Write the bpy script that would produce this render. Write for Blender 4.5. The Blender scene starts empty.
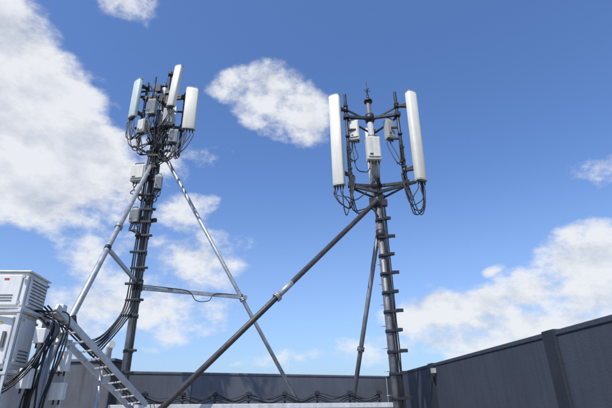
import bpy, math, random
from mathutils import Vector, Matrix, Euler
random.seed(7)
R=math.radians
scene=bpy.context.scene
# ---------------------------------------------------------------- materials
def mat(name,col,rough=0.6,metal=0.0,var=0.15,scale=6.0,streak=0.0,bump=0.0,dirt=None,bscale=60,spec=0.5):
    m=bpy.data.materials.new(name); m.use_nodes=True
    nt=m.node_tree; n=nt.nodes; L=nt.links
    b=n['Principled BSDF']; b.inputs['Roughness'].default_value=rough; b.inputs['Metallic'].default_value=metal
    b.inputs['Specular IOR Level'].default_value=spec
    tc=n.new('ShaderNodeTexCoord')
    no=n.new('ShaderNodeTexNoise'); no.inputs['Scale'].default_value=scale; no.inputs['Detail'].default_value=6; no.inputs['Roughness'].default_value=0.65
    L.new(tc.outputs['Object'],no.inputs['Vector'])
    cr=n.new('ShaderNodeValToRGB')
    cr.color_ramp.elements[0].position=0.3; cr.color_ramp.elements[1].position=0.7
    cr.color_ramp.elements[0].color=(*[c*(1-var) for c in col],1)
    cr.color_ramp.elements[1].color=(*[min(1,c*(1+var)) for c in col],1)
    L.new(no.outputs['Fac'],cr.inputs['Fac'])
    out=cr.outputs['Color']
    if streak>0:
        mp=n.new('ShaderNodeMapping'); mp.inputs['Scale'].default_value=(9,9,0.7)
        L.new(tc.outputs['Object'],mp.inputs['Vector'])
        n2=n.new('ShaderNodeTexNoise'); n2.inputs['Scale'].default_value=1.6; n2.inputs['Detail'].default_value=5
        L.new(mp.outputs['Vector'],n2.inputs['Vector'])
        c2=n.new('ShaderNodeValToRGB'); c2.color_ramp.elements[0].position=0.48; c2.color_ramp.elements[1].position=0.72
        c2.color_ramp.elements[0].color=(0,0,0,1); c2.color_ramp.elements[1].color=(streak,)*3+(1,)
        L.new(n2.outputs['Fac'],c2.inputs['Fac'])
        mx=n.new('ShaderNodeMixRGB'); L.new(c2.outputs['Color'],mx.inputs['Fac']); L.new(out,mx.inputs['Color1'])
        mx.inputs['Color2'].default_value=(*(dirt or [c*0.35 for c in col]),1)
        out=mx.outputs['Color']
    L.new(out,b.inputs['Base Color'])
    mr=n.new('ShaderNodeMapRange'); mr.inputs['To Min'].default_value=max(0,rough-0.12); mr.inputs['To Max'].default_value=min(1,rough+0.12)
    L.new(no.outputs['Fac'],mr.inputs['Value']); L.new(mr.outputs['Result'],b.inputs['Roughness'])
    if bump>0:
        n3=n.new('ShaderNodeTexNoise'); n3.inputs['Scale'].default_value=bscale; n3.inputs['Detail'].default_value=4
        L.new(tc.outputs['Object'],n3.inputs['Vector'])
        bp=n.new('ShaderNodeBump'); bp.inputs['Strength'].default_value=bump; bp.inputs['Distance'].default_value=0.01
        L.new(n3.outputs['Fac'],bp.inputs['Height']); L.new(bp.outputs['Normal'],b.inputs['Normal'])
    return m
GALV=mat('galvanised_steel',(0.38,0.39,0.41),0.45,0.5,0.25,9,0.55,0.2,(0.18,0.17,0.16))
GALVB=mat('bright_galvanised_steel',(0.55,0.56,0.57),0.45,0.3,0.15,9,0.4,0.1,(0.3,0.29,0.27))
GALVD=mat('weathered_dark_steel',(0.17,0.175,0.19),0.5,0.4,0.3,7,0.6,0.2,(0.07,0.06,0.055))
RUST=mat('aged_strut_steel',(0.055,0.053,0.058),0.5,0.3,0.4,7,0.7,0.2,(0.10,0.078,0.062))
BLACK=mat('black_cable_sheath',(0.011,0.011,0.013),0.5,0,0.3,5)
BRK=mat('dark_bracket_steel',(0.032,0.034,0.04),0.45,0.4,0.35,8)
PANEL=mat('antenna_radome',(0.70,0.67,0.585),0.45,0,0.05,3,0.4,0,(0.52,0.48,0.39))
PANELB=mat('antenna_radome_cool',(0.5,0.57,0.53),0.45,0,0.06,3,0.35,0,(0.38,0.4,0.35))
BACKM=mat('antenna_back_metal',(0.36,0.37,0.37),0.5,0.2,0.15,6)
RRU=mat('radio_unit_paint',(0.38,0.39,0.39),0.5,0,0.1,5,0.4,0,(0.23,0.21,0.18))
RRU2=mat('radio_unit_cream_paint',(0.56,0.55,0.49),0.5,0,0.1,5,0.4,0,(0.34,0.3,0.25))
CAB=mat('cabinet_paint',(0.7,0.695,0.67),0.5,0,0.06,4,0.5,0,(0.44,0.40,0.35))
CABD=mat('cabinet_grille',(0.12,0.12,0.125),0.6,0,0.2,9)
LABEL=mat('label_red',(0.45,0.05,0.04),0.5,0,0.1,9)
LABELY=mat('label_yellow',(0.6,0.42,0.05),0.5,0,0.1,9)
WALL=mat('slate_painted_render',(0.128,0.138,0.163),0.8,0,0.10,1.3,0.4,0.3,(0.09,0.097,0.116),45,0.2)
WALLR=mat('darker_slate_render',(0.058,0.066,0.084),0.85,0,0.10,1.3,0.45,0.3,(0.038,0.043,0.055),45,0.15)  # right wall: slate render with a darker base colour than the far wall
COPE=mat('wall_coping_paint',(0.13,0.14,0.168),0.75,0,0.15,2,0.4,0.3,(0.08,0.08,0.09),45,0.2)
PIL=mat('pilaster_paint',(0.032,0.036,0.047),0.85,0,0.15,2,0.3,0.3,None,45,0.15)
ROOFM=mat('roof_concrete',(0.26,0.25,0.24),0.9,0,0.2,1.1,0.0,0.5)
PLINTH=mat('plinth_concrete',(0.09,0.095,0.11),0.9,0,0.2,2,0.5,0.4)
GROUNDM=mat('city_ground',(0.13,0.14,0.11),0.95,0,0.5,0.02)
BLDG=mat('building_render',(0.3,0.29,0.27),0.85,0,0.12,0.5,0.3)
GLASS=mat('window_glass',(0.03,0.04,0.05),0.15,0,0.2,1)

# ---------------------------------------------------------------- mesh builder
def root(name):
    e=bpy.data.objects.new(name,None); e.empty_display_size=0.3; scene.collection.objects.link(e); return e
class Part:
    def __init__(s,name,parent,m,bevel=0):
        s.n=name;s.p=parent;s.m=m;s.v=[];s.f=[];s.sm=[];s.b=bevel
    def add(s,v,f,sm=False):
        o=len(s.v); s.v+= [tuple(a) for a in v]; s.f+=[tuple(i+o for i in q) for q in f]
        s.sm+= [sm]*len(f) if not isinstance(sm,list) else sm
        return s
    def box(s,c,size,rz=0,rx=0,ry=0):
        M=Matrix.Translation(Vector(c))@Euler((R(rx),R(ry),R(rz))).to_matrix().to_4x4()
        x,y,z=[a/2 for a in size]
        v=[M@Vector(q) for q in [(-x,-y,-z),(x,-y,-z),(x,y,-z),(-x,y,-z),(-x,-y,z),(x,-y,z),(x,y,z),(-x,y,z)]]
        return s.add(v,[(0,3,2,1),(4,5,6,7),(0,1,5,4),(1,2,6,5),(2,3,7,6),(3,0,4,7)])
    def bar(s,a,b,w,h):
        a=Vector(a);b=Vector(b);d=(b-a).normalized()
        up=Vector((0,0,1)) if abs(d.z)<0.95 else Vector((0,1,0))
        x=d.cross(up).normalized();y=x.cross(d).normalized()
        v=[]
        for p in (a,b):
            for i,j in((-1,-1),(1,-1),(1,1),(-1,1)): v.append(p+x*i*w/2+y*j*h/2)
        return s.add(v,[(0,1,2,3)[::-1],(4,5,6,7),(0,1,5,4),(1,2,6,5),(2,3,7,6),(3,0,4,7)])
    def tube(s,pts,r,n=10):
        pts=[Vector(p) for p in pts]; N=len(pts)
        rs=r if isinstance(r,(list,tuple)) else [r]*N
        v=[];f=[];sm=[]
        t0=(pts[1]-pts[0]).normalized()
        x=t0.orthogonal().normalized()
        for i,p in enumerate(pts):
            t=(pts[min(i+1,N-1)]-pts[max(i-1,0)])
            t=t.normalized() if t.length>1e-6 else t0
            x=(x-t*x.dot(t)); x=x.normalized() if x.length>1e-5 else t.orthogonal().normalized()
            y=t.cross(x)
            for k in range(n):
                a=2*math.pi*k/n; v.append(p+(x*math.cos(a)+y*math.sin(a))*rs[i])
        for i in range(N-1):
            for k in range(n):
                k2=(k+1)%n; f.append((i*n+k,i*n+k2,(i+1)*n+k2,(i+1)*n+k)); sm.append(True)
        f.append(tuple(range(n))[::-1]); sm.append(False)
        f.append(tuple((N-1)*n+k for k in range(n))); sm.append(False)
        return s.add(v,f,sm)
    def cable(s,ctrl,r,n=6,sub=8,jit=0):
        c=[Vector(p)+Vector((random.uniform(-jit,jit),random.uniform(-jit,jit),random.uniform(-jit,jit))) for p in ctrl]
        c=[c[0]*2-c[1]]+c+[c[-1]*2-c[-2]]
        pts=[]
        for i in range(1,len(c)-2):
            p0,p1,p2,p3=c[i-1:i+3]
            for k in range(sub):
                t=k/sub
                pts.append(0.5*((2*p1)+(p2-p0)*t+(2*p0-5*p1+4*p2-p3)*t*t+(3*p1-p0-3*p2+p3)*t**3))
        pts.append(c[-2])
        return s.tube(pts,r,n)
    def prism(s,prof,z0,z1,M,smooth=True):
        n=len(prof)
        v=[M@Vector((x,y,z0)) for x,y in prof]+[M@Vector((x,y,z1)) for x,y in prof]
        f=[(i,(i+1)%n,n+(i+1)%n,n+i) for i in range(n)]; sm=[smooth]*n
        f+=[tuple(range(n))[::-1],tuple(range(n,2*n))]; sm+=[False,False]
        return s.add(v,f,sm)
    def done(s):
        me=bpy.data.meshes.new(s.n); me.from_pydata(s.v,[],s.f); me.materials.append(s.m)
        me.polygons.foreach_set('use_smooth',s.sm); me.update()
        o=bpy.data.objects.new(s.n,me); scene.collection.objects.link(o)
        if s.p: o.parent=s.p
        if s.b:
            md=o.modifiers.new('bev','BEVEL'); md.width=s.b; md.segments=2; md.limit_method='ANGLE'; md.angle_limit=R(50)
        return o
def lerp(a,b,t): return Vector(a)*(1-t)+Vector(b)*t

# ---------------------------------------------------------------- setting
g=Part('ground',None,GROUNDM); g.add([(-6000,-6000,-30),(6000,-6000,-30),(6000,6000,-30),(-6000,6000,-30)],[(0,1,2,3)]); g.done()
CL=Vector((-12.0,4.5,0)); CC=Vector((2.27,13.95,0)); CR=Vector((3.3,-6,0)); CB=Vector((-12,-6,0))
bld=root('rooftop_building')
p=Part('roof_deck',bld,ROOFM); p.prism([(CB.x-.1,CB.y-.1),(CR.x+.1,CR.y-.1),(CC.x+.1,CC.y+.1),(CL.x-.1,CL.y+.1)],-0.35,0,Matrix(),False); p.done()
p=Part('lower_storeys',bld,BLDG); p.prism([(CB.x,CB.y),(CR.x,CR.y),(CC.x,CC.y),(CL.x,CL.y)],-30,-0.36,Matrix(),False); p.done()
p=Part('windows',bld,GLASS)
for a,b in((CR,CC),(CC,CL),(CL,CB),(CB,CR)):
    d=(b-a);Ln=d.length;d=d.normalized();rz=math.degrees(math.atan2(d.y,d.x))
    for fl in range(8):
        k=1.5
        while k<Ln-1: 
            q=a+d*k; p.box((q.x,q.y,-2.2-3.4*fl),(1.5,0.06,1.6),rz); k+=2.6
p.done()
def wall(name,a,b,h,th,side,seams,wm=WALL):
    r=root(name); a=Vector(a);b=Vector(b);d=(b-a).normalized();nrm=Vector((-d.y,d.x,0))*side
    rz=math.degrees(math.atan2(d.y,d.x)); Ln=(b-a).length
    def seg(P,k0,k1,z0,z1,off,t):
        c=a+d*((k0+k1)/2)+nrm*off; P.box((c.x,c.y,(z0+z1)/2),(k1-k0,t,z1-z0),rz)
    ks=[0]+seams+[Ln]
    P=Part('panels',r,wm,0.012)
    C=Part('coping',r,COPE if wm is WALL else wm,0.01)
    for i in range(len(ks)-1):
        g0=0.004 if i else 0
        seg(P,ks[i]+g0,ks[i+1]-0.004,0,h-0.06,th/2,th)
        seg(C,ks[i]+g0,ks[i+1]-0.004,h-0.058,h,th/2,th+0.02)
    P.done();C.done()
    J=Part('joint_backing',r,PIL); seg(J,0.02,Ln-0.02,0,h-0.1,th/2,th-0.06); J.done()
    return r,seg
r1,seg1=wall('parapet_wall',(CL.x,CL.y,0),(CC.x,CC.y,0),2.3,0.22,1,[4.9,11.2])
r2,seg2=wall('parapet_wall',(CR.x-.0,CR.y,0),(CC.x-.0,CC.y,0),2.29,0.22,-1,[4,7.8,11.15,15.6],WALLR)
P=Part('pilasters',r2,PIL,0.01)
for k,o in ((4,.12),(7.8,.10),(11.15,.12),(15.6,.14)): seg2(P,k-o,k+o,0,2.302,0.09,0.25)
P.done()
P=Part('wall_bracket',r2,RRU,.004); seg2(P,15.28,15.38,2.1,2.19,-.05,.08); P.done()
wall('parapet_wall',(CB.x,CB.y,0),(CR.x,CR.y,0),1.1,0.22,-1,[5,10])
wall('parapet_wall',(CL.x,CL.y,0),(CB.x,CB.y,0),1.1,0.22,1,[5])

pl=root('equipment_plinth')
P=Part('block',pl,PLINTH,0.02); P.box((-4.2,9.15,1.2),(0.95,0.7,2.4)); P.done()
P=Part('cap',pl,COPE,0.01); P.box((-4.2,9.15,2.43),(1.02,0.77,0.055)); P.done()
P=Part('vent_pipe',pl,CAB); P.tube([(-3.95,9.0,2.45),(-3.95,9.0,2.62),(-3.9,8.93,2.7),(-3.82,8.85,2.72)],0.07,14); P.done()

# ---------------------------------------------------------------- shared bits
def panel_profile(w,d):
    pr=[]
    for i in range(9):
        a=math.pi*(i/8); pr.append((-math.cos(a)*w/2, -max(0,math.sin(a))**0.4*d*0.55))
    return [(-w/2,d*0.45)]+pr+[(w/2,d*0.45)]
def antenna(parent,idx,base,h,w,d,rz,m,tilt=0,pipe=None,leans=(0,0)):
    """base = bottom centre, front faces local -Y, rz degrees"""
    M=Matrix.Translation(Vector(base))@Euler((R(leans[0]),R(leans[1]),0)).to_matrix().to_4x4()@Matrix.Rotation(R(rz),4,'Z')@Matrix.Rotation(R(tilt),4,'X')
    P=Part('antenna_radome_%d'%idx,parent,m,0.012); P.prism(panel_profile(w,d),0,h,M); P.done()
    P=Part('antenna_endcaps_%d'%idx,parent,BACKM,0.004)
    P.prism([(x*1.02,y*1.02) for x,y in panel_profile(w,d)],-0.03,-0.001,M,False); P.prism([(x*1.02,y*1.02) for x,y in panel_profile(w,d)],h+0.001,h+0.02,M,False)
    v=[M@Vector(q) for q in [(-w*.3,d*.452,.05),(w*.3,d*.452,.05),(w*.3,d*.452+.02,.05),(-w*.3,d*.452+.02,.05),(-w*.3,d*.452,h-.05),(w*.3,d*.452,h-.05),(w*.3,d*.452+.02,h-.05),(-w*.3,d*.452+.02,h-.05)]]
    P.add(v,[(0,3,2,1),(4,5,6,7),(0,1,5,4),(1,2,6,5),(2,3,7,6),(3,0,4,7)])
    P.done()
    P=Part('antenna_connectors_%d'%idx,parent,BRK)
    cons=[]
    for i in range(4):
        x=(-1.5+i)*w*0.22
        a=M@Vector((x,0,-0.03)); q=M@Vector((x,0,-0.11)); P.tube([a,q],0.016,8); cons.append(q)
    if pipe is not None:
        for t in (0.14,0.86):
            a=M@Vector((0,d*0.45,h*t)); q=Vector((pipe[0],pipe[1],a.z+(0.05 if t>.5 else -0.02)))
            P.bar(a,q,0.07,0.05); P.bar(a+Vector((0,0,.09)),q+Vector((0,0,0.02)),0.03,0.02)
            P.tube([q-Vector((0,0,.06)),q+Vector((0,0,.06))],0.055,10)
    P.done()
    return cons
def radio(parent,idx,c,size,rz,m=None,fins=True):
    m=m or RRU
    P=Part('radio_unit_%d'%idx,parent,m,0.012); P.box(c,size,rz)
    Mz=Matrix.Translation(Vector(c))@Matrix.Rotation(R(rz),4,'Z')
    if fins:
        n=int(size[0]/0.03)
        for i in range(n):
            q=Mz@Vector((-size[0]/2+0.02+i*(size[0]-0.04)/max(1,n-1),-size[1]/2-0.01,0.0)); P.box(q,(0.007,0.02,size[2]*0.86),rz)
    else:
        P.box(Mz@Vector((0,-size[1]/2-.012,0.01)),(size[0]*.86,.022,size[2]*.84),rz)
    P.done()
    P=Part('radio_fittings_%d'%idx,parent,BRK)
    P.box(Mz@Vector((0,size[1]/2+0.03,0)),(size[0]*.6,0.06,size[2]*.8),rz)
    P.box(Mz@Vector((-size[0]*.2,-size[1]/2-.026,-size[2]*.3)),(size[0]*.22,.006,size[2]*.07),rz)
    P.tube([Mz@Vector((-size[0]*.3,-size[1]*.3,size[2]/2)),Mz@Vector((-size[0]*.3,-size[1]*.3,size[2]/2+.05)),Mz@Vector((size[0]*.3,-size[1]*.3,size[2]/2+.05)),Mz@Vector((size[0]*.3,-size[1]*.3,size[2]/2))],0.01,6)
    cons=[]
    for i in range(4):
        q=Mz@Vector(((-1.5+i)*size[0]*.22,0,-size[2]/2)); e=q-Vector((0,0,.06)); P.tube([q,e],0.015,8); cons.append(e)
    P.done(); return cons
def flange(P,a,b,t,r,w=0.03):
    d=(Vector(b)-Vector(a)).normalized(); c=lerp(a,b,t)
    P.tube([c-d*w,c-d*0.003],r,14); P.tube([c+d*0.003,c+d*w],r,14)
    x=d.orthogonal().normalized();y=d.cross(x)
    for k in range(6):
        o=(x*math.cos(k*math.pi/3)+y*math.sin(k*math.pi/3))*r*0.85
        P.tube([c+o-d*(w+.02),c+o+d*(w+.02)],0.009,6)
def foot(P,a,sz=0.32):
    P.box((a[0],a[1],0.012),(sz,sz,0.022))
    for i in(-1,1):
        for j in(-1,1): P.tube([(a[0]+i*sz*.38,a[1]+j*sz*.38,0.0),(a[0]+i*sz*.38,a[1]+j*sz*.38,0.07)],0.012,6)

# ---------------------------------------------------------------- right mast
X,Y=1.53,8.5
rm=root('telecom_antenna_mast')
P=Part('mast_tube',rm,GALVD); P.tube([(X,Y,0),(X,Y,5.6)],0.075,20); P.tube([(X,Y,5.6),(X,Y,8.1)],0.06,20); foot(P,(X,Y,0),0.45); P.done()
P=Part('mast_upper_sleeve',rm,RRU); P.tube([(X,Y,5.75),(X,Y,7.5)],0.068,20); P.done()
P=Part('lightning_rod',rm,BRK)
P.tube([(X,Y,8.1),(X,Y,8.15)],0.1,14); P.tube([(X,Y,8.15),(X,Y,8.32)],0.03,10); P.tube([(X,Y,8.32),(X,Y,8.72)],[0.014,0.006],8)
for a in (20,110): 
    dx,dy=math.cos(R(a))*.09,math.sin(R(a))*.09
    P.tube([(X-dx,Y-dy,8.46),(X,Y,8.42),(X+dx,Y+dy,8.46)],0.008,6)
P.done()
LP=Vector((0.98,8.45,0)); RP=Vector((2.16,8.40,0)); BP=Vector((1.68,9.1,0))
P=Part('antenna_support_frame',rm,BRK)
for z in (5.86,7.64):
    P.tube([(X,Y,z-.09),(X,Y,z+.09)],0.105,14)
    for q in (LP,RP,BP):
        P.bar((X,Y,z),(q.x,q.y,z+0.02),0.06,0.06)
        P.box((q.x,q.y,z+.02),(0.13,0.13,0.09))
    P.bar((LP.x,LP.y,z-.05),(BP.x,BP.y,z-.05),0.035,0.035)
    P.bar((RP.x,RP.y,z-.05),(BP.x,BP.y,z-.05),0.035,0.035)
P.bar((LP.x-.05,LP.y,5.87),(X,Y-.1,5.68),0.06,0.06); P.bar((RP.x+.22,RP.y,5.9),(X,Y-.1,5.66),0.06,0.06)
P.bar((LP.x-.05,LP.y,7.9),(X,Y,7.55),0.035,0.035); P.bar((RP.x+.05,RP.y,7.9),(X,Y,7.55),0.035,0.035)
for q,z0,z1 in((LP,5.5,8.3),(RP,5.6,8.3),(BP,5.6,8.0)):
    P.tube([(q.x,q.y,z0),(q.x,q.y,z1)],0.036,10)
for z in (7.0,7.3):
    P.bar((LP.x,LP.y,z),(LP.x+.2,LP.y,z),0.04,0.04); P.bar((RP.x,RP.y,z),(RP.x-.18,RP.y,z),0.04,0.04)
P.tube([(X,Y,6.5),(X,Y,6.57)],.09,12)
for q in (LP,RP):
    for z in (5.75,6.3,6.75,7.15,7.95): P.box((q.x,q.y-.03,z+random.uniform(-.04,.04)),(.1,.06,.035))
P.done()
c1=antenna(rm,1,(0.71,8.30,5.82),2.31,0.265,0.14,-20,PANEL,pipe=LP)
c2=antenna(rm,2,(2.46,8.28,5.88),2.29,0.25,0.15,24,PANEL,pipe=RP,leans=(0,1.2))
c3=antenna(rm,3,(1.66,9.35,6.0),1.9,0.26,0.14,188,PANEL,pipe=BP)
c4=radio(rm,1,(1.16,8.55,7.32),(0.22,0.16,0.52),-15,RRU2,fins=False)
c5=radio(rm,2,(1.96,8.52,7.32),(0.19,0.16,0.50),20)
c6=radio(rm,3,(1.50,8.28,6.66),(0.31,0.16,0.58),4,RRU2,False)
P=Part('jumper_cables',rm,BLACK)
def drops(P,cons,target,drop,r=0.012,spread=0.1):
    for i,c in enumerate(cons):
        low=min(c.z,target[2])-drop*random.uniform(.55,1.1)
        m=lerp(c,target,0.5)
        P.cable([c,(c.x+random.uniform(-spread,spread)*.4,c.y-.02,c.z-.12),(lerp(c,target,.3).x+random.uniform(-spread,spread),m.y-.1,low+.07),
                 (lerp(c,target,.65).x+random.uniform(-spread,spread),m.y-.06,low),(target[0]+random.uniform(-.05,.05),target[1],target[2]-.1),target],r,6,7,0.01)
drops(P,c1,(1.02,8.4,6.1),0.7); drops(P,c1[:1],(1.32,8.35,5.75),0.4,0.012)
drops(P,c2[:3],(2.12,8.35,6.1),0.6); 
drops(P,c3[:2],(1.6,8.65,5.9),0.15)
drops(P,c4[:2],(1.0,8.4,6.6),0.2); drops(P,c5[:2],(2.16,8.33,6.5),0.2); drops(P,c6,(1.58,8.38,5.9),0.0,0.011,.03)
drops(P,c4[:1],(1.42,8.4,6.3),0.15)
for i in range(3):
    P.cable([(LP.x-.04+.03*i,LP.y-.05,6.9),(LP.x-.05+.03*i,LP.y-.05,6.3),(LP.x-.03+.03*i,LP.y-.05,5.6),(LP.x+.02+.05*i,LP.y-.05,5.25-.04*i),(1.35,8.4,5.3),(1.5,8.38,5.1)],0.012,6,6,.012)
    P.cable([(RP.x-.03+.03*i,RP.y-.05,6.9),(RP.x-.03+.03*i,RP.y-.05,6.2),(RP.x-.02+.03*i,RP.y-.05,5.6),(RP.x+.1,RP.y-.05,5.2-.05*i),(RP.x+.28,RP.y-.05,5.3),(RP.x+.32,RP.y-.04,5.75),(RP.x+.28,RP.y-.06,5.88)],0.011,6,6,.025)
for i in range(4):
    ox=0.045+0.026*i
    P.cable([(X+ox*.6,Y-.10,5.8),(X+ox,Y-.10,5.3)]+[(X+ox,Y-.085+random.uniform(-.012,.012),5.0-.5*k) for k in range(8)]+[(X+ox,Y-.09,1.2),(X+ox,Y-.09,0.4)],0.012,6,4,.005)
P.done()
P=Part('cable_clamps',rm,BRK,0.004)
z=5.05;k=0
while z>0.3:
    P.box((X+.06,Y-.095,z),(0.25,0.03,0.045)); P.tube([(X,Y,z-.03),(X,Y,z+.03)],0.09,14)
    P.box((X+.15+(.05 if k%2 else 0),Y-.12,z+.01),(0.13,0.05,0.06)); z-=0.385+random.uniform(-.03,.03); k+=1
P.done()
P=Part('step_bolts',rm,GALV)
for k in range(12): P.tube([(X-.07,Y,0.5+.4*k),(X-.17,Y-.02,0.5+.4*k)],0.007,6)
P.done()
A0=Vector((1.5,8.42,5.48)); A1=Vector((-2.19,7.5,1.69)); d=(A1-A0); A1=A0+d*(A0.z/(-d.z))
st=Part('raking_strut_1',rm,RUST); st.tube([A0,A1],0.05,18); foot(st,A1); st.done()
P=Part('strut_flanges',rm,GALV); flange(P,A0,A1,0.385,0.088,0.03); P.tube([lerp(A0,A1,.335),lerp(A0,A1,.383)],0.053,18); P.done()
B0=Vector((1.48,8.6,4.75)); B1=Vector((0.92,10.0,1.75)); d=B1-B0; B1=B0+d*(B0.z/(-d.z))
P=Part('raking_strut_2',rm,GALVD); P.tube([B0,B1],0.048,16); foot(P,B1); flange(P,B0,B1,.45,.075); P.done()
P=Part('strut_collars',rm,BRK); P.tube([(X,Y,5.36),(X,Y,5.54)],0.105,16); P.box((X-.1,Y-.05,5.47),(0.17,0.03,0.18)); P.tube([(X,Y,4.66),(X,Y,4.84)],0.1,16); P.box((X-.03,Y+.12,4.75),(0.03,0.22,0.18)); P.box((X+.12,Y-.08,5.42),(.12,.1,.14)); P.done()

# ---------------------------------------------------------------- left mast
X,Y=-3.55,9.0
lm=root('telecom_antenna_mast')
P=Part('mast_tube',lm,GALV); P.tube([(X,Y,0),(X,Y,9.05)],0.085,20); foot(P,(X,Y,0),0.45); P.done()
P=Part('lightning_rod',lm,BRK); P.tube([(X,Y,9.05),(X,Y,9.1)],0.1,12); P.tube([(X,Y,9.1),(X,Y,9.4)],[.014,.006],8); P.done()
LP=Vector((-4.0,8.95,0)); RP=Vector((-3.0,8.95,0)); FP=Vector((-3.38,8.75,0)); BP=Vector((-3.62,9.55,0))
P=Part('antenna_support_frame',lm,BRK)
for z in (7.75,8.7):
    P.tube([(X,Y,z-.08),(X,Y,z+.08)],0.13,14)
    for q in (LP,RP,FP,BP):
        P.bar((X,Y,z),(q.x,q.y,z),0.06,0.06); P.box((q.x,q.y,z),(0.12,0.12,0.09))
    P.bar((LP.x-.15,LP.y,z+.06),(RP.x+.12,RP.y,z+.06),0.045,0.045)
for q,z0,z1 in((LP,7.2,9.2),(RP,7.0,8.85),(FP,7.4,9.35),(BP,7.4,9.1)): P.tube([(q.x,q.y,z0),(q.x,q.y,z1)],0.034,10)
P.bar((LP.x-.1,LP.y,7.3),(X,Y,7.0),.04,.04); P.bar((LP.x,LP.y-.02,8.35),(RP.x,RP.y-.02,8.25),.035,.035)
P.bar((-3.75,8.9,7.1),(-3.2,8.95,7.15),.05,.05)
P.bar((-4.25,9.0,8.95),(-3.5,8.95,9.0),.035,.035); P.bar((-3.9,8.9,9.05),(-3.6,9.0,8.4),.03,.03); P.tube([(-3.78,8.85,8.5),(-3.78,8.85,9.3)],.025,8)
P.box((-3.5,8.82,8.58),(.18,.12,.22),12); P.box((-3.66,8.85,8.92),(.12,.1,.2),-8); P.box((-3.2,8.85,7.72),(.12,.1,.2),8)
P.done()
k1=antenna(lm,1,(-3.22,8.62,8.22),1.2,0.2,0.12,-14,PANEL,pipe=FP,leans=(0,4))
k2=antenna(lm,2,(-2.78,8.78,7.66),1.18,0.31,0.12,12,PANEL,pipe=RP)
k3=antenna(lm,3,(-4.2,8.82,8.06),1.1,0.27,0.11,-35,PANELB,pipe=LP)
k4=antenna(lm,4,(-3.62,9.8,7.9),1.15,0.3,0.12,180,PANELB,pipe=BP)
k5=radio(lm,1,(-3.72,8.76,8.28),(0.2,0.14,0.42),-10)
k6=radio(lm,2,(-3.3,8.78,7.98),(0.24,0.15,0.45),15,None,False)
k7=radio(lm,3,(-3.12,8.8,7.45),(0.2,0.14,0.34),10)
k8=radio(lm,4,(-3.9,8.8,7.75),(0.2,0.14,0.36),-20,RRU2,False)
k9=radio(lm,5,(-3.80,8.82,6.46),(0.34,0.2,0.4),-8,RRU2,False)
k10=radio(lm,6,(-3.35,8.86,6.25),(0.15,0.14,0.32),10)
k11=radio(lm,7,(-3.76,8.84,5.42),(0.2,0.15,0.3),-8)
P=Part('radio_brackets',lm,BRK); P.bar((X,Y,5.42),(-3.76,8.94,5.42),.06,.08); P.bar((X,Y,5.36),(-3.32,8.94,5.36),.06,.08); P.bar((X,Y,6.46),(-3.78,8.95,6.46),.06,.08); P.bar((X,Y,8.28),(-3.72,8.85,8.28),.05,.05); P.bar((X,Y,7.98),(-3.3,8.86,7.98),.05,.05);P.done()
P=Part('jumper_cables',lm,BLACK)
drops(P,k1,(-3.4,8.7,7.9),0.3); drops(P,k2,(-3.1,8.8,7.3),0.45); drops(P,k2[:2],(-3.4,8.8,7.0),0.3); drops(P,k3,(-3.95,8.85,7.8),0.6); drops(P,k3[:3],(-3.7,8.8,7.4),0.4)
drops(P,k4,(-3.6,9.2,7.5),.2)
drops(P,k5,(-3.6,8.85,7.4),0.05); drops(P,k6,(-3.5,8.82,7.2),0.05); drops(P,k7,(-3.45,8.84,6.8),.1); drops(P,k8,(-3.7,8.84,7.1),.15); drops(P,k9,(-3.65,8.86,5.9),.05); drops(P,k10,(-3.5,8.86,5.8),.05); drops(P,k11,(-3.62,8.86,5.0),.02)
for i in range(8):
    x0=-3.85+.09*i
    P.cable([(x0,8.8,8.85-.05*i),(x0+random.uniform(-.08,.08),8.76,8.5),(x0+random.uniform(-.1,.1),8.74,8.1),(lerp((x0,0,0),(X,0,0),.5).x,8.78,7.6),(X+random.uniform(-.1,.1),8.84,7.1)],.011,6,6,.02)
for i in range(12):
    ox=-0.135+0.024*i; yy=Y-.12-(0.035 if i%2 else 0)
    top=random.choice([7.6,7.9,8.2,7.3])
    pts=[(X+ox*.5,yy,top)]+[(X+ox,yy+random.uniform(-.01,.01),6.9-.5*k) for k in range(7)]
    if i<9:
        pts+=[(X+ox-.03,yy-.05,3.35),(X+ox-.12-.02*i,yy-.5,2.85-.03*i),(X+ox*.7-.05,yy-1.4,2.62-.03*i),(X+ox*.6+.1,yy-2.3,2.72),(-3.2+ox*.5,6.0,2.62+.015*i),(-3.1+ox*.4,5.4,2.45),(-3.07+ox*.3,5.2,2.0),(-3.05+ox*.4,5.2,1.2)]
    else:
        pts+=[(X+ox,yy,3.2),(X+ox,yy,2.5),(X+ox,yy,1.6),(X+ox,yy,.5)]
    P.cable(pts,0.0135 if i%3 else .010,6,5,.006)
P.done()
P=Part('cable_clamps',lm,BRK,0.004)
z=7.3;k=0
while z>2.9:
    P.box((X+(.03 if k%2 else -.03),Y-.14,z),(0.36,0.06,0.045)); P.tube([(X,Y,z-.03),(X,Y,z+.03)],0.1,14); z-=0.34+random.uniform(-.04,.04); k+=1
z=2.6
while z>.3:
    P.box((X+.13,Y-.14,z),(0.16,0.06,0.045)); P.tube([(X,Y,z-.03),(X,Y,z+.03)],0.1,14); z-=.4
P.done()
C0=Vector((-3.6,8.9,6.72)); C1=Vector((-3.27,5.5,1.65)); d=C1-C0; C1=C0+d*(C0.z/(-d.z))
P=Part('raking_strut_1',lm,GALV); P.tube([C0,C1],0.047,18); foot(P,C1); flange(P,C0,C1,.31,.072,.03); P.done()
D0=Vector((-3.32,9.05,7.0)); D1=Vector((-.29,10.5,1.68)); d=D1-D0; D1=D0+d*(D0.z/(-d.z))
P=Part('raking_strut_2',lm,GALV); P.tube([D0,D1],0.043,16); foot(P,D1); flange(P,D0,D1,.46,.068,.03); P.done()
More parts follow.
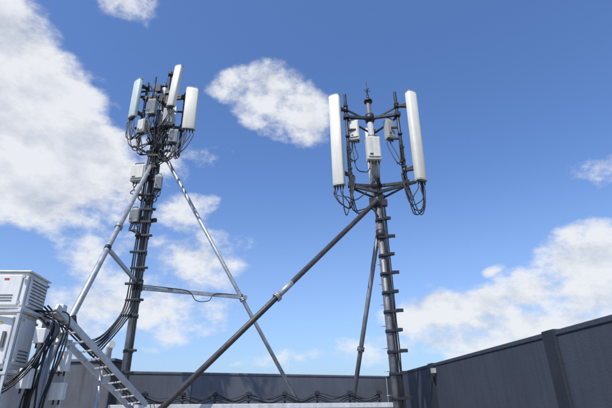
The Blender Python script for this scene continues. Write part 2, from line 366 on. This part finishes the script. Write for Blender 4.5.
P=Part('strut_collars',lm,BRK); P.tube([(X,Y,6.6),(X,Y,6.8)],.12,14); P.box((X+.12,Y,6.98),(.25,.04,.16)); P.tube([(X,Y,6.9),(X,Y,7.06)],.12,14); P.done()
q1=lerp(D0,D1,(7.0-3.82)/7.0)
P=Part('horizontal_braces',lm,GALV)
P.bar((X,Y-.02,3.86),q1+Vector((.12,.02,0)),.05,.08)
tC=(6.72-4.1)/6.72; qc=lerp(C0,C1,tC); P.bar(qc,(X,Y,3.95),.045,.07); P.done()
P=Part('brace_clamps',lm,BRK); P.tube([(X,Y,3.8),(X,Y,4.03)],.105,14); dd=(D1-D0).normalized(); P.tube([q1-dd*.06,q1+dd*.06],.06,12); dc=(C1-C0).normalized(); P.tube([qc-dc*.04,qc+dc*.04],.056,12); P.done()
P=Part('brace_cable',lm,BLACK)
a=Vector((X,Y-.05,3.92)); b=q1
P.cable([a,lerp(a,b,.3)+Vector((0,-.05,0)),lerp(a,b,.48)+Vector((0,-.05,-.02)),lerp(a,b,.56)+Vector((0,-.06,-.2)),lerp(a,b,.68)+Vector((0,-.06,-.17)),lerp(a,b,.74)+Vector((0,-.05,0)),b+Vector((0,-.05,.04))],.009)
P.done()

# ---------------------------------------------------------------- cable tray along the roof
tr=root('cable_tray')
a=Vector((-3.3,8.0,1.57)); b=Vector((1.35,8.0,1.52)); LT=(b-a).length
P=Part('channel',tr,GALVB,0.003)
P.bar(a,b,.3,.012); 
for s in(-1,1): P.bar(a+Vector((0,.15*s,.035)),b+Vector((0,.15*s,.035)),.008,.07)
P.done()
P=Part('posts',tr,GALV)
k=0.25
while k<LT:
    c=lerp(a,b,k/LT); P.tube([(c.x,c.y+.09,0),(c.x,c.y+.09,c.z-.01)],.025,10); k+=1.2
P.done()
xs=[-2.75,-2.12,-1.58,-1.02,-.42,.12,.66,1.15]
P=Part('cable_supports',tr,BRK,.003)
for x in xs:
    t=(x-a.x)/(b.x-a.x); c=lerp(a,b,t)
    P.bar(c+Vector((0,-.04,0)),c+Vector((0,-.04,.27)),.028,.028); P.box(c+Vector((0,-.06,.225)),(.085,.08,.055)); P.box(c+Vector((0,-.06,.12)),(.065,.09,.035))
P.done()
P=Part('draped_cables',tr,BLACK)
for j in range(4):
    pts=[]
    for i,x in enumerate(xs):
        t=(x-a.x)/(b.x-a.x); c=lerp(a,b,t)+Vector((0,-.06+.015*j,.22-.03*j))
        pts.append(c)
        if i<len(xs)-1:
            t2=((x+xs[i+1])/2-a.x)/(b.x-a.x); pts.append(lerp(a,b,t2)+Vector((random.uniform(-.06,.06),-.06+.015*j,.165-.03*j-random.uniform(0,.04))))
    P.cable(pts,.008,6,6,.004)
P.done()

# ---------------------------------------------------------------- cable ladder on the left
cl=root('cable_ladder')
a=Vector((-3.22,5.2,2.66)); b=Vector((-2.76,7.35,1.60)); w=Vector((.27,-.05,0.03))
P=Part('side_rails',cl,GALVB,.003)
for o in (Vector((0,0,0)),w): P.bar(a+o,b+o,.035,.075)
P.done()
P=Part('rungs',cl,GALVB,.003)
for i in range(12):
    q=lerp(a,b,(i+.5)/12); P.bar(q,q+w,.035,.02)
P.done()
P=Part('ladder_brackets',cl,GALV)
for t in (.1,.55,.93):
    q=lerp(a,b,t)+w*.5; P.tube([(q.x,q.y,0),(q.x,q.y,q.z-.03)],.025,10)
P.done()
P=Part('laid_cables',cl,BLACK)
for i in range(2):
    o=w*(.35+.2*i)+Vector((0,0,.03))
    P.cable([lerp(a,b,t)+o+Vector((random.uniform(-.02,.02),0,random.uniform(0,.02))) for t in (0,.25,.5,.75,1)]+[(-2.6+.05*i,8.0,1.66)],.010,6,6)
P.done()

# ---------------------------------------------------------------- cabinets
def cabinet(name,c,size,rz,kind):
    r=root(name); M=Matrix.Translation(Vector(c))@Matrix.Rotation(R(rz),4,'Z'); sx,sy,sz=size
    P=Part('housing',r,CAB,.015); P.box(c,size,rz)
    P.box(M@Vector((0,0,sz/2+.012)),(sx+.05,sy+.05,.02),rz); P.done()
    P=Part('door_panel',r,CAB,.01); P.box(M@Vector((0,-sy/2-.012,0)),(sx*.88,.02,sz*.86),rz); P.box(M@Vector((sx/2+.012,0,0)),(.02,sy*.84,sz*.84),rz); P.done()
    P=Part('grille_slats',r,CABD)
    if kind=='grille':
        for i in range(8):
            P.box(M@Vector((sx/2+.026,0,-sz*.32+i*sz*.64/7)),(.006,sy*.7,sz*.03),rz)
        for i in range(3): P.box(M@Vector((sx*.22,-sy/2-.026,-sz*.3+i*.03)),(sx*.3,.006,.008),rz)
    else:
        P.box(M@Vector((sx*.36,-sy/2-.03,0)),(.03,.03,sz*.28),rz)
        for i in range(5): P.box(M@Vector((-sx*.1,-sy/2-.026,-sz*.36+i*.035)),(sx*.4,.006,.012),rz)
        for i in range(4): P.box(M@Vector((sx/2+.026,0,-sz*.36+i*.035)),(.006,sy*.5,.012),rz)
    P.done()
    P=Part('hinges_and_bolts',r,GALV)
    for z in(-.36,.36):
        q=M@Vector((-sx*.45,-sy/2-.03,sz*z)); P.tube([q-Vector((0,0,.04)),q+Vector((0,0,.04))],.012,8)
        for x in (-.46,.46):
            P.box(M@Vector((sx*x,-sy/2-.03,sz*z)),(.03,.02,.03),rz)
            P.box(M@Vector((sx/2+.028,sy*x*.85,sz*z)),(.02,.025,.025),rz)
    P.done()
    P=Part('labels',r,LABEL if kind=='grille' else LABELY); P.box(M@Vector((sx*.25,-sy/2-.0245,sz*.3)),(.05,.004,.02),rz); P.done()
    return r,M
cabinet('outdoor_equipment_cabinet',(-3.62,5.05,2.82),(0.86,0.5,0.40),6,'grille')
cabinet('outdoor_equipment_cabinet',(-3.50,4.98,2.28),(0.68,0.40,0.58),6,'door')
cabinet('outdoor_equipment_cabinet',(-3.56,4.96,1.68),(0.62,0.38,0.52),6,'door')
fr=root('cabinet_support_frame')
P=Part('posts',fr,GALVB,.003)
for x,y in((-3.1,5.24),(-3.1,4.74),(-4.12,5.3),(-4.12,4.74)): P.bar((x,y,0),(x,y,2.6),.035,.035)
P.bar((-2.86,5.45,0),(-2.86,5.45,2.35),.035,.035); P.bar((-3.1,5.3,2.3),(-2.8,5.46,2.3),.03,.03)
for z in(1.36,1.96,2.585):
    P.bar((-4.12,5.31,z),(-3.08,5.27,z),.04,.03); P.bar((-3.1,5.25,z),(-3.1,4.74,z),.04,.03); P.bar((-4.12,4.73,z-.02),(-3.08,4.73,z-.02),.03,.03)
P.done()
P=Part('cabinet_cables',fr,BLACK)
for i in range(7):
    x=-3.02+.035*i+random.uniform(-.02,.02); y=5.15+random.uniform(-.1,.2)
    P.cable([(-3.28+.03*i,5.15,2.64),(x,y,2.5+random.uniform(-.1,.1)),(x+random.uniform(-.06,.06),y,2.2),(x-.05+random.uniform(-.06,.06),y,1.9),(x-.08,y,1.5),(x-.05,y,.3)],random.choice([.007,.009,.012]),6,6,.02)
for i in range(6):
    P.cable([(-3.25,4.8,1.97+random.uniform(-.02,.02)),(-3.1,4.76,1.85-.02*i),(-2.98+.01*i,4.85,2.0),(-2.93,5.05,2.25+.02*i),(-3.02,5.2,2.5)],.008,6,6,.03)
P.done()
P=Part('junction_boxes',fr,CAB,.01)
P.box((-3.0,5.34,2.66),(.1,.12,.18),6); P.box((-2.98,5.02,2.34),(.12,.1,.16),6); P.box((-3.02,4.98,1.9),(.12,.1,.2),6); P.box((-2.86,5.38,2.1),(.13,.1,.22),6); P.box((-2.86,5.38,1.78),(.15,.1,.18),6); P.done()
P=Part('box_glands',fr,BRK)
for c in((-2.98,5.02,2.26),(-3.02,4.98,1.8),(-2.86,5.38,1.99),(-2.86,5.38,1.69)):
    for dx in(-.03,.03): P.tube([(c[0]+dx,c[1],c[2]),(c[0]+dx,c[1],c[2]-.05)],.011,8)
P.done()

# ---------------------------------------------------------------- sky
SUN_EL,SUN_AZ=56,210
w=bpy.data.worlds.new('sky'); scene.world=w; w.use_nodes=True
w.cycles.sampling_method='MANUAL'; w.cycles.sample_map_resolution=256
nt=w.node_tree; N=nt.nodes; L=nt.links
for n in list(N): N.remove(n)
def math_(op,a,b=None,c=None):
    n=N.new('ShaderNodeMath'); n.operation=op
    for i,x in enumerate((a,b,c)):
        if x is None: continue
        if isinstance(x,(int,float)): n.inputs[i].default_value=x
        else: L.new(x,n.inputs[i])
    return n.outputs[0]
def smooth(v,a,b):
    m=N.new('ShaderNodeMapRange'); m.interpolation_type='SMOOTHSTEP'; m.inputs['From Min'].default_value=a; m.inputs['From Max'].default_value=b; L.new(v,m.inputs['Value']); return m.outputs[0]
tc=N.new('ShaderNodeTexCoord')
sp=N.new('ShaderNodeSeparateXYZ'); L.new(tc.outputs['Generated'],sp.inputs[0])
az=math_('DEGREES',math_('ARCTAN2',sp.outputs[0],sp.outputs[1])); el=math_('DEGREES',math_('ARCSINE',sp.outputs[2]))
haze=math_('MULTIPLY',math_('SUBTRACT',1.0,smooth(el,-2,30)),.42)
sky=N.new('ShaderNodeTexSky'); sky.sky_type='NISHITA'; sky.sun_disc=False; sky.sun_elevation=R(SUN_EL); sky.sun_rotation=R(SUN_AZ)
sky.air_density=1.0; sky.dust_density=1.4; sky.ozone_density=1.3
hsv=N.new('ShaderNodeMixRGB'); hsv.blend_type='MULTIPLY'; hsv.inputs[0].default_value=1; hsv.inputs[2].default_value=(.76,.99,1.36,1); L.new(sky.outputs[0],hsv.inputs[1])
bg=N.new('ShaderNodeBackground'); bg.inputs['Strength'].default_value=0.145; L.new(hsv.outputs[0],bg.inputs['Color'])
bh=N.new('ShaderNodeBackground'); bh.inputs['Strength'].default_value=1; bh.inputs['Color'].default_value=(.48,.62,.83,1)
mh=N.new('ShaderNodeMixShader'); L.new(haze,mh.inputs[0]); L.new(bg.outputs[0],mh.inputs[1]); L.new(bh.outputs[0],mh.inputs[2])
def noise(scale,detail,rough,off=(0,0,0),vs=(1,1,1.5)):
    mp=N.new('ShaderNodeMapping'); mp.inputs['Location'].default_value=off; mp.inputs['Scale'].default_value=vs
    L.new(tc.outputs['Generated'],mp.inputs['Vector'])
    n=N.new('ShaderNodeTexNoise'); n.inputs['Scale'].default_value=scale; n.inputs['Detail'].default_value=detail; n.inputs['Roughness'].default_value=rough
    L.new(mp.outputs[0],n.inputs['Vector']); return n
wn=noise(6,3,.6,(3,1,2)); sc=N.new('ShaderNodeSeparateXYZ'); L.new(wn.outputs['Color'],sc.inputs[0])
az=math_('ADD',az,math_('MULTIPLY',math_('SUBTRACT',sc.outputs[0],.5),8.0))
el=math_('ADD',el,math_('MULTIPLY',math_('SUBTRACT',sc.outputs[1],.5),5.0))
cmb=N.new('ShaderNodeCombineXYZ'); L.new(az,cmb.inputs[0]); L.new(el,cmb.inputs[1])
blobs=[(-45,33,11,9,2.4),(-39,31.5,9,7.5,2.3),(-33,28,8,5.5,2.0),(-38,23.5,12,5,2.0),(-28,25.5,6,4,1.5),
(-19,29,5,3,.6),(-16,23,4,3,1.0),(-14.5,17,6,3.6,1.2),(-20,11,9,4,1.35),(-26,17,5,3,.8),(-30,9,9,3.8,1.0),
(-4.5,37.6,6.2,3.9,1.6),(-10.5,39,4.2,2.2,1.2),(.5,35.6,4.2,3.4,1.4),
(-29.5,45.8,5,2,.9),
(23,15,1.6,.7,.95),(20,10,9,3.0,1.35),(27,11.6,6,2.8,1.45),(34.5,14.6,7,3.2,1.5),(36,10.5,10,3.4,1.5),(13.5,9,4,2.0,1.1),(26,7.5,14,2.8,1.2),
(-7.5,19,3,1.2,.4),(-2,5,7,.9,.6),(9,6,5,1.5,.8),(50,20,12,7,1.3),(175,32,30,10,1.1)]
D=None
for (a0,e0,ra,re,amp) in blobs:
    ra*=1.22; re*=1.22
    vm=N.new('ShaderNodeVectorMath'); vm.operation='MULTIPLY_ADD'; L.new(cmb.outputs[0],vm.inputs[0])
    vm.inputs[1].default_value=(1/ra,1/re,0); vm.inputs[2].default_value=(-a0/ra,-e0/re,0)
    dt=N.new('ShaderNodeVectorMath'); dt.operation='DOT_PRODUCT'; L.new(vm.outputs[0],dt.inputs[0]); L.new(vm.outputs[0],dt.inputs[1])
    v=math_('MULTIPLY_ADD',dt.outputs['Value'],-amp,amp)
    D=v if D is None else math_('SMOOTH_MAX',D,v,0.25)
D=math_('MAXIMUM',D,-1.2)
fb=noise(10,9,.62); fb2=noise(10,5,.60,(0.0,-0.02,0.075))
f1=math_('ADD',D,math_('MULTIPLY',math_('SUBTRACT',fb.outputs['Fac'],.51),4.4))
f2=math_('ADD',D,math_('MULTIPLY',math_('SUBTRACT',fb2.outputs['Fac'],.51),4.4))
alpha=math_('MULTIPLY',smooth(f1,0.0,1.3),.95)
lit=math_('ADD',math_('MULTIPLY',math_('SUBTRACT',f1,f2),.34),.74)
thick=smooth(f1,1.2,3.6)
lit=math_('SUBTRACT',lit,math_('MULTIPLY',thick,.30))
cr=N.new('ShaderNodeValToRGB'); L.new(lit,cr.inputs['Fac'])
cr.color_ramp.elements[0].position=0.05; cr.color_ramp.elements[0].color=(.38,.44,.57,1)
cr.color_ramp.elements[1].position=.82; cr.color_ramp.elements[1].color=(.85,.87,.91,1)
bc=N.new('ShaderNodeBackground'); L.new(cr.outputs[0],bc.inputs['Color']); bc.inputs['Strength'].default_value=1
ms=N.new('ShaderNodeMixShader'); L.new(alpha,ms.inputs[0]); L.new(mh.outputs[0],ms.inputs[1]); L.new(bc.outputs[0],ms.inputs[2])
o=N.new('ShaderNodeOutputWorld'); L.new(ms.outputs[0],o.inputs['Surface'])

sd=bpy.data.lights.new('sun','SUN'); sd.energy=4.6; sd.angle=R(.53); sd.color=(1,.95,.87)
so=bpy.data.objects.new('sun',sd); scene.collection.objects.link(so)
dv=Vector((math.sin(R(SUN_AZ))*math.cos(R(SUN_EL)),math.cos(R(SUN_AZ))*math.cos(R(SUN_EL)),math.sin(R(SUN_EL))))
so.rotation_euler=dv.to_track_quat('Z','Y').to_euler()

cd=bpy.data.cameras.new('camera'); cam=bpy.data.objects.new('camera',cd); scene.collection.objects.link(cam)
cd.sensor_width=36; cd.lens=438/612*36; cd.clip_end=20000; cd.clip_start=.05
M=Euler((R(90+24.5),0,0)).to_matrix()@Matrix.Rotation(R(-1.2),3,'Z')
cam.matrix_world=Matrix.Translation((0,0,1.6))@M.to_4x4()
scene.camera=cam
scene.view_settings.view_transform='Standard'; scene.view_settings.look='None'; scene.view_settings.exposure=0
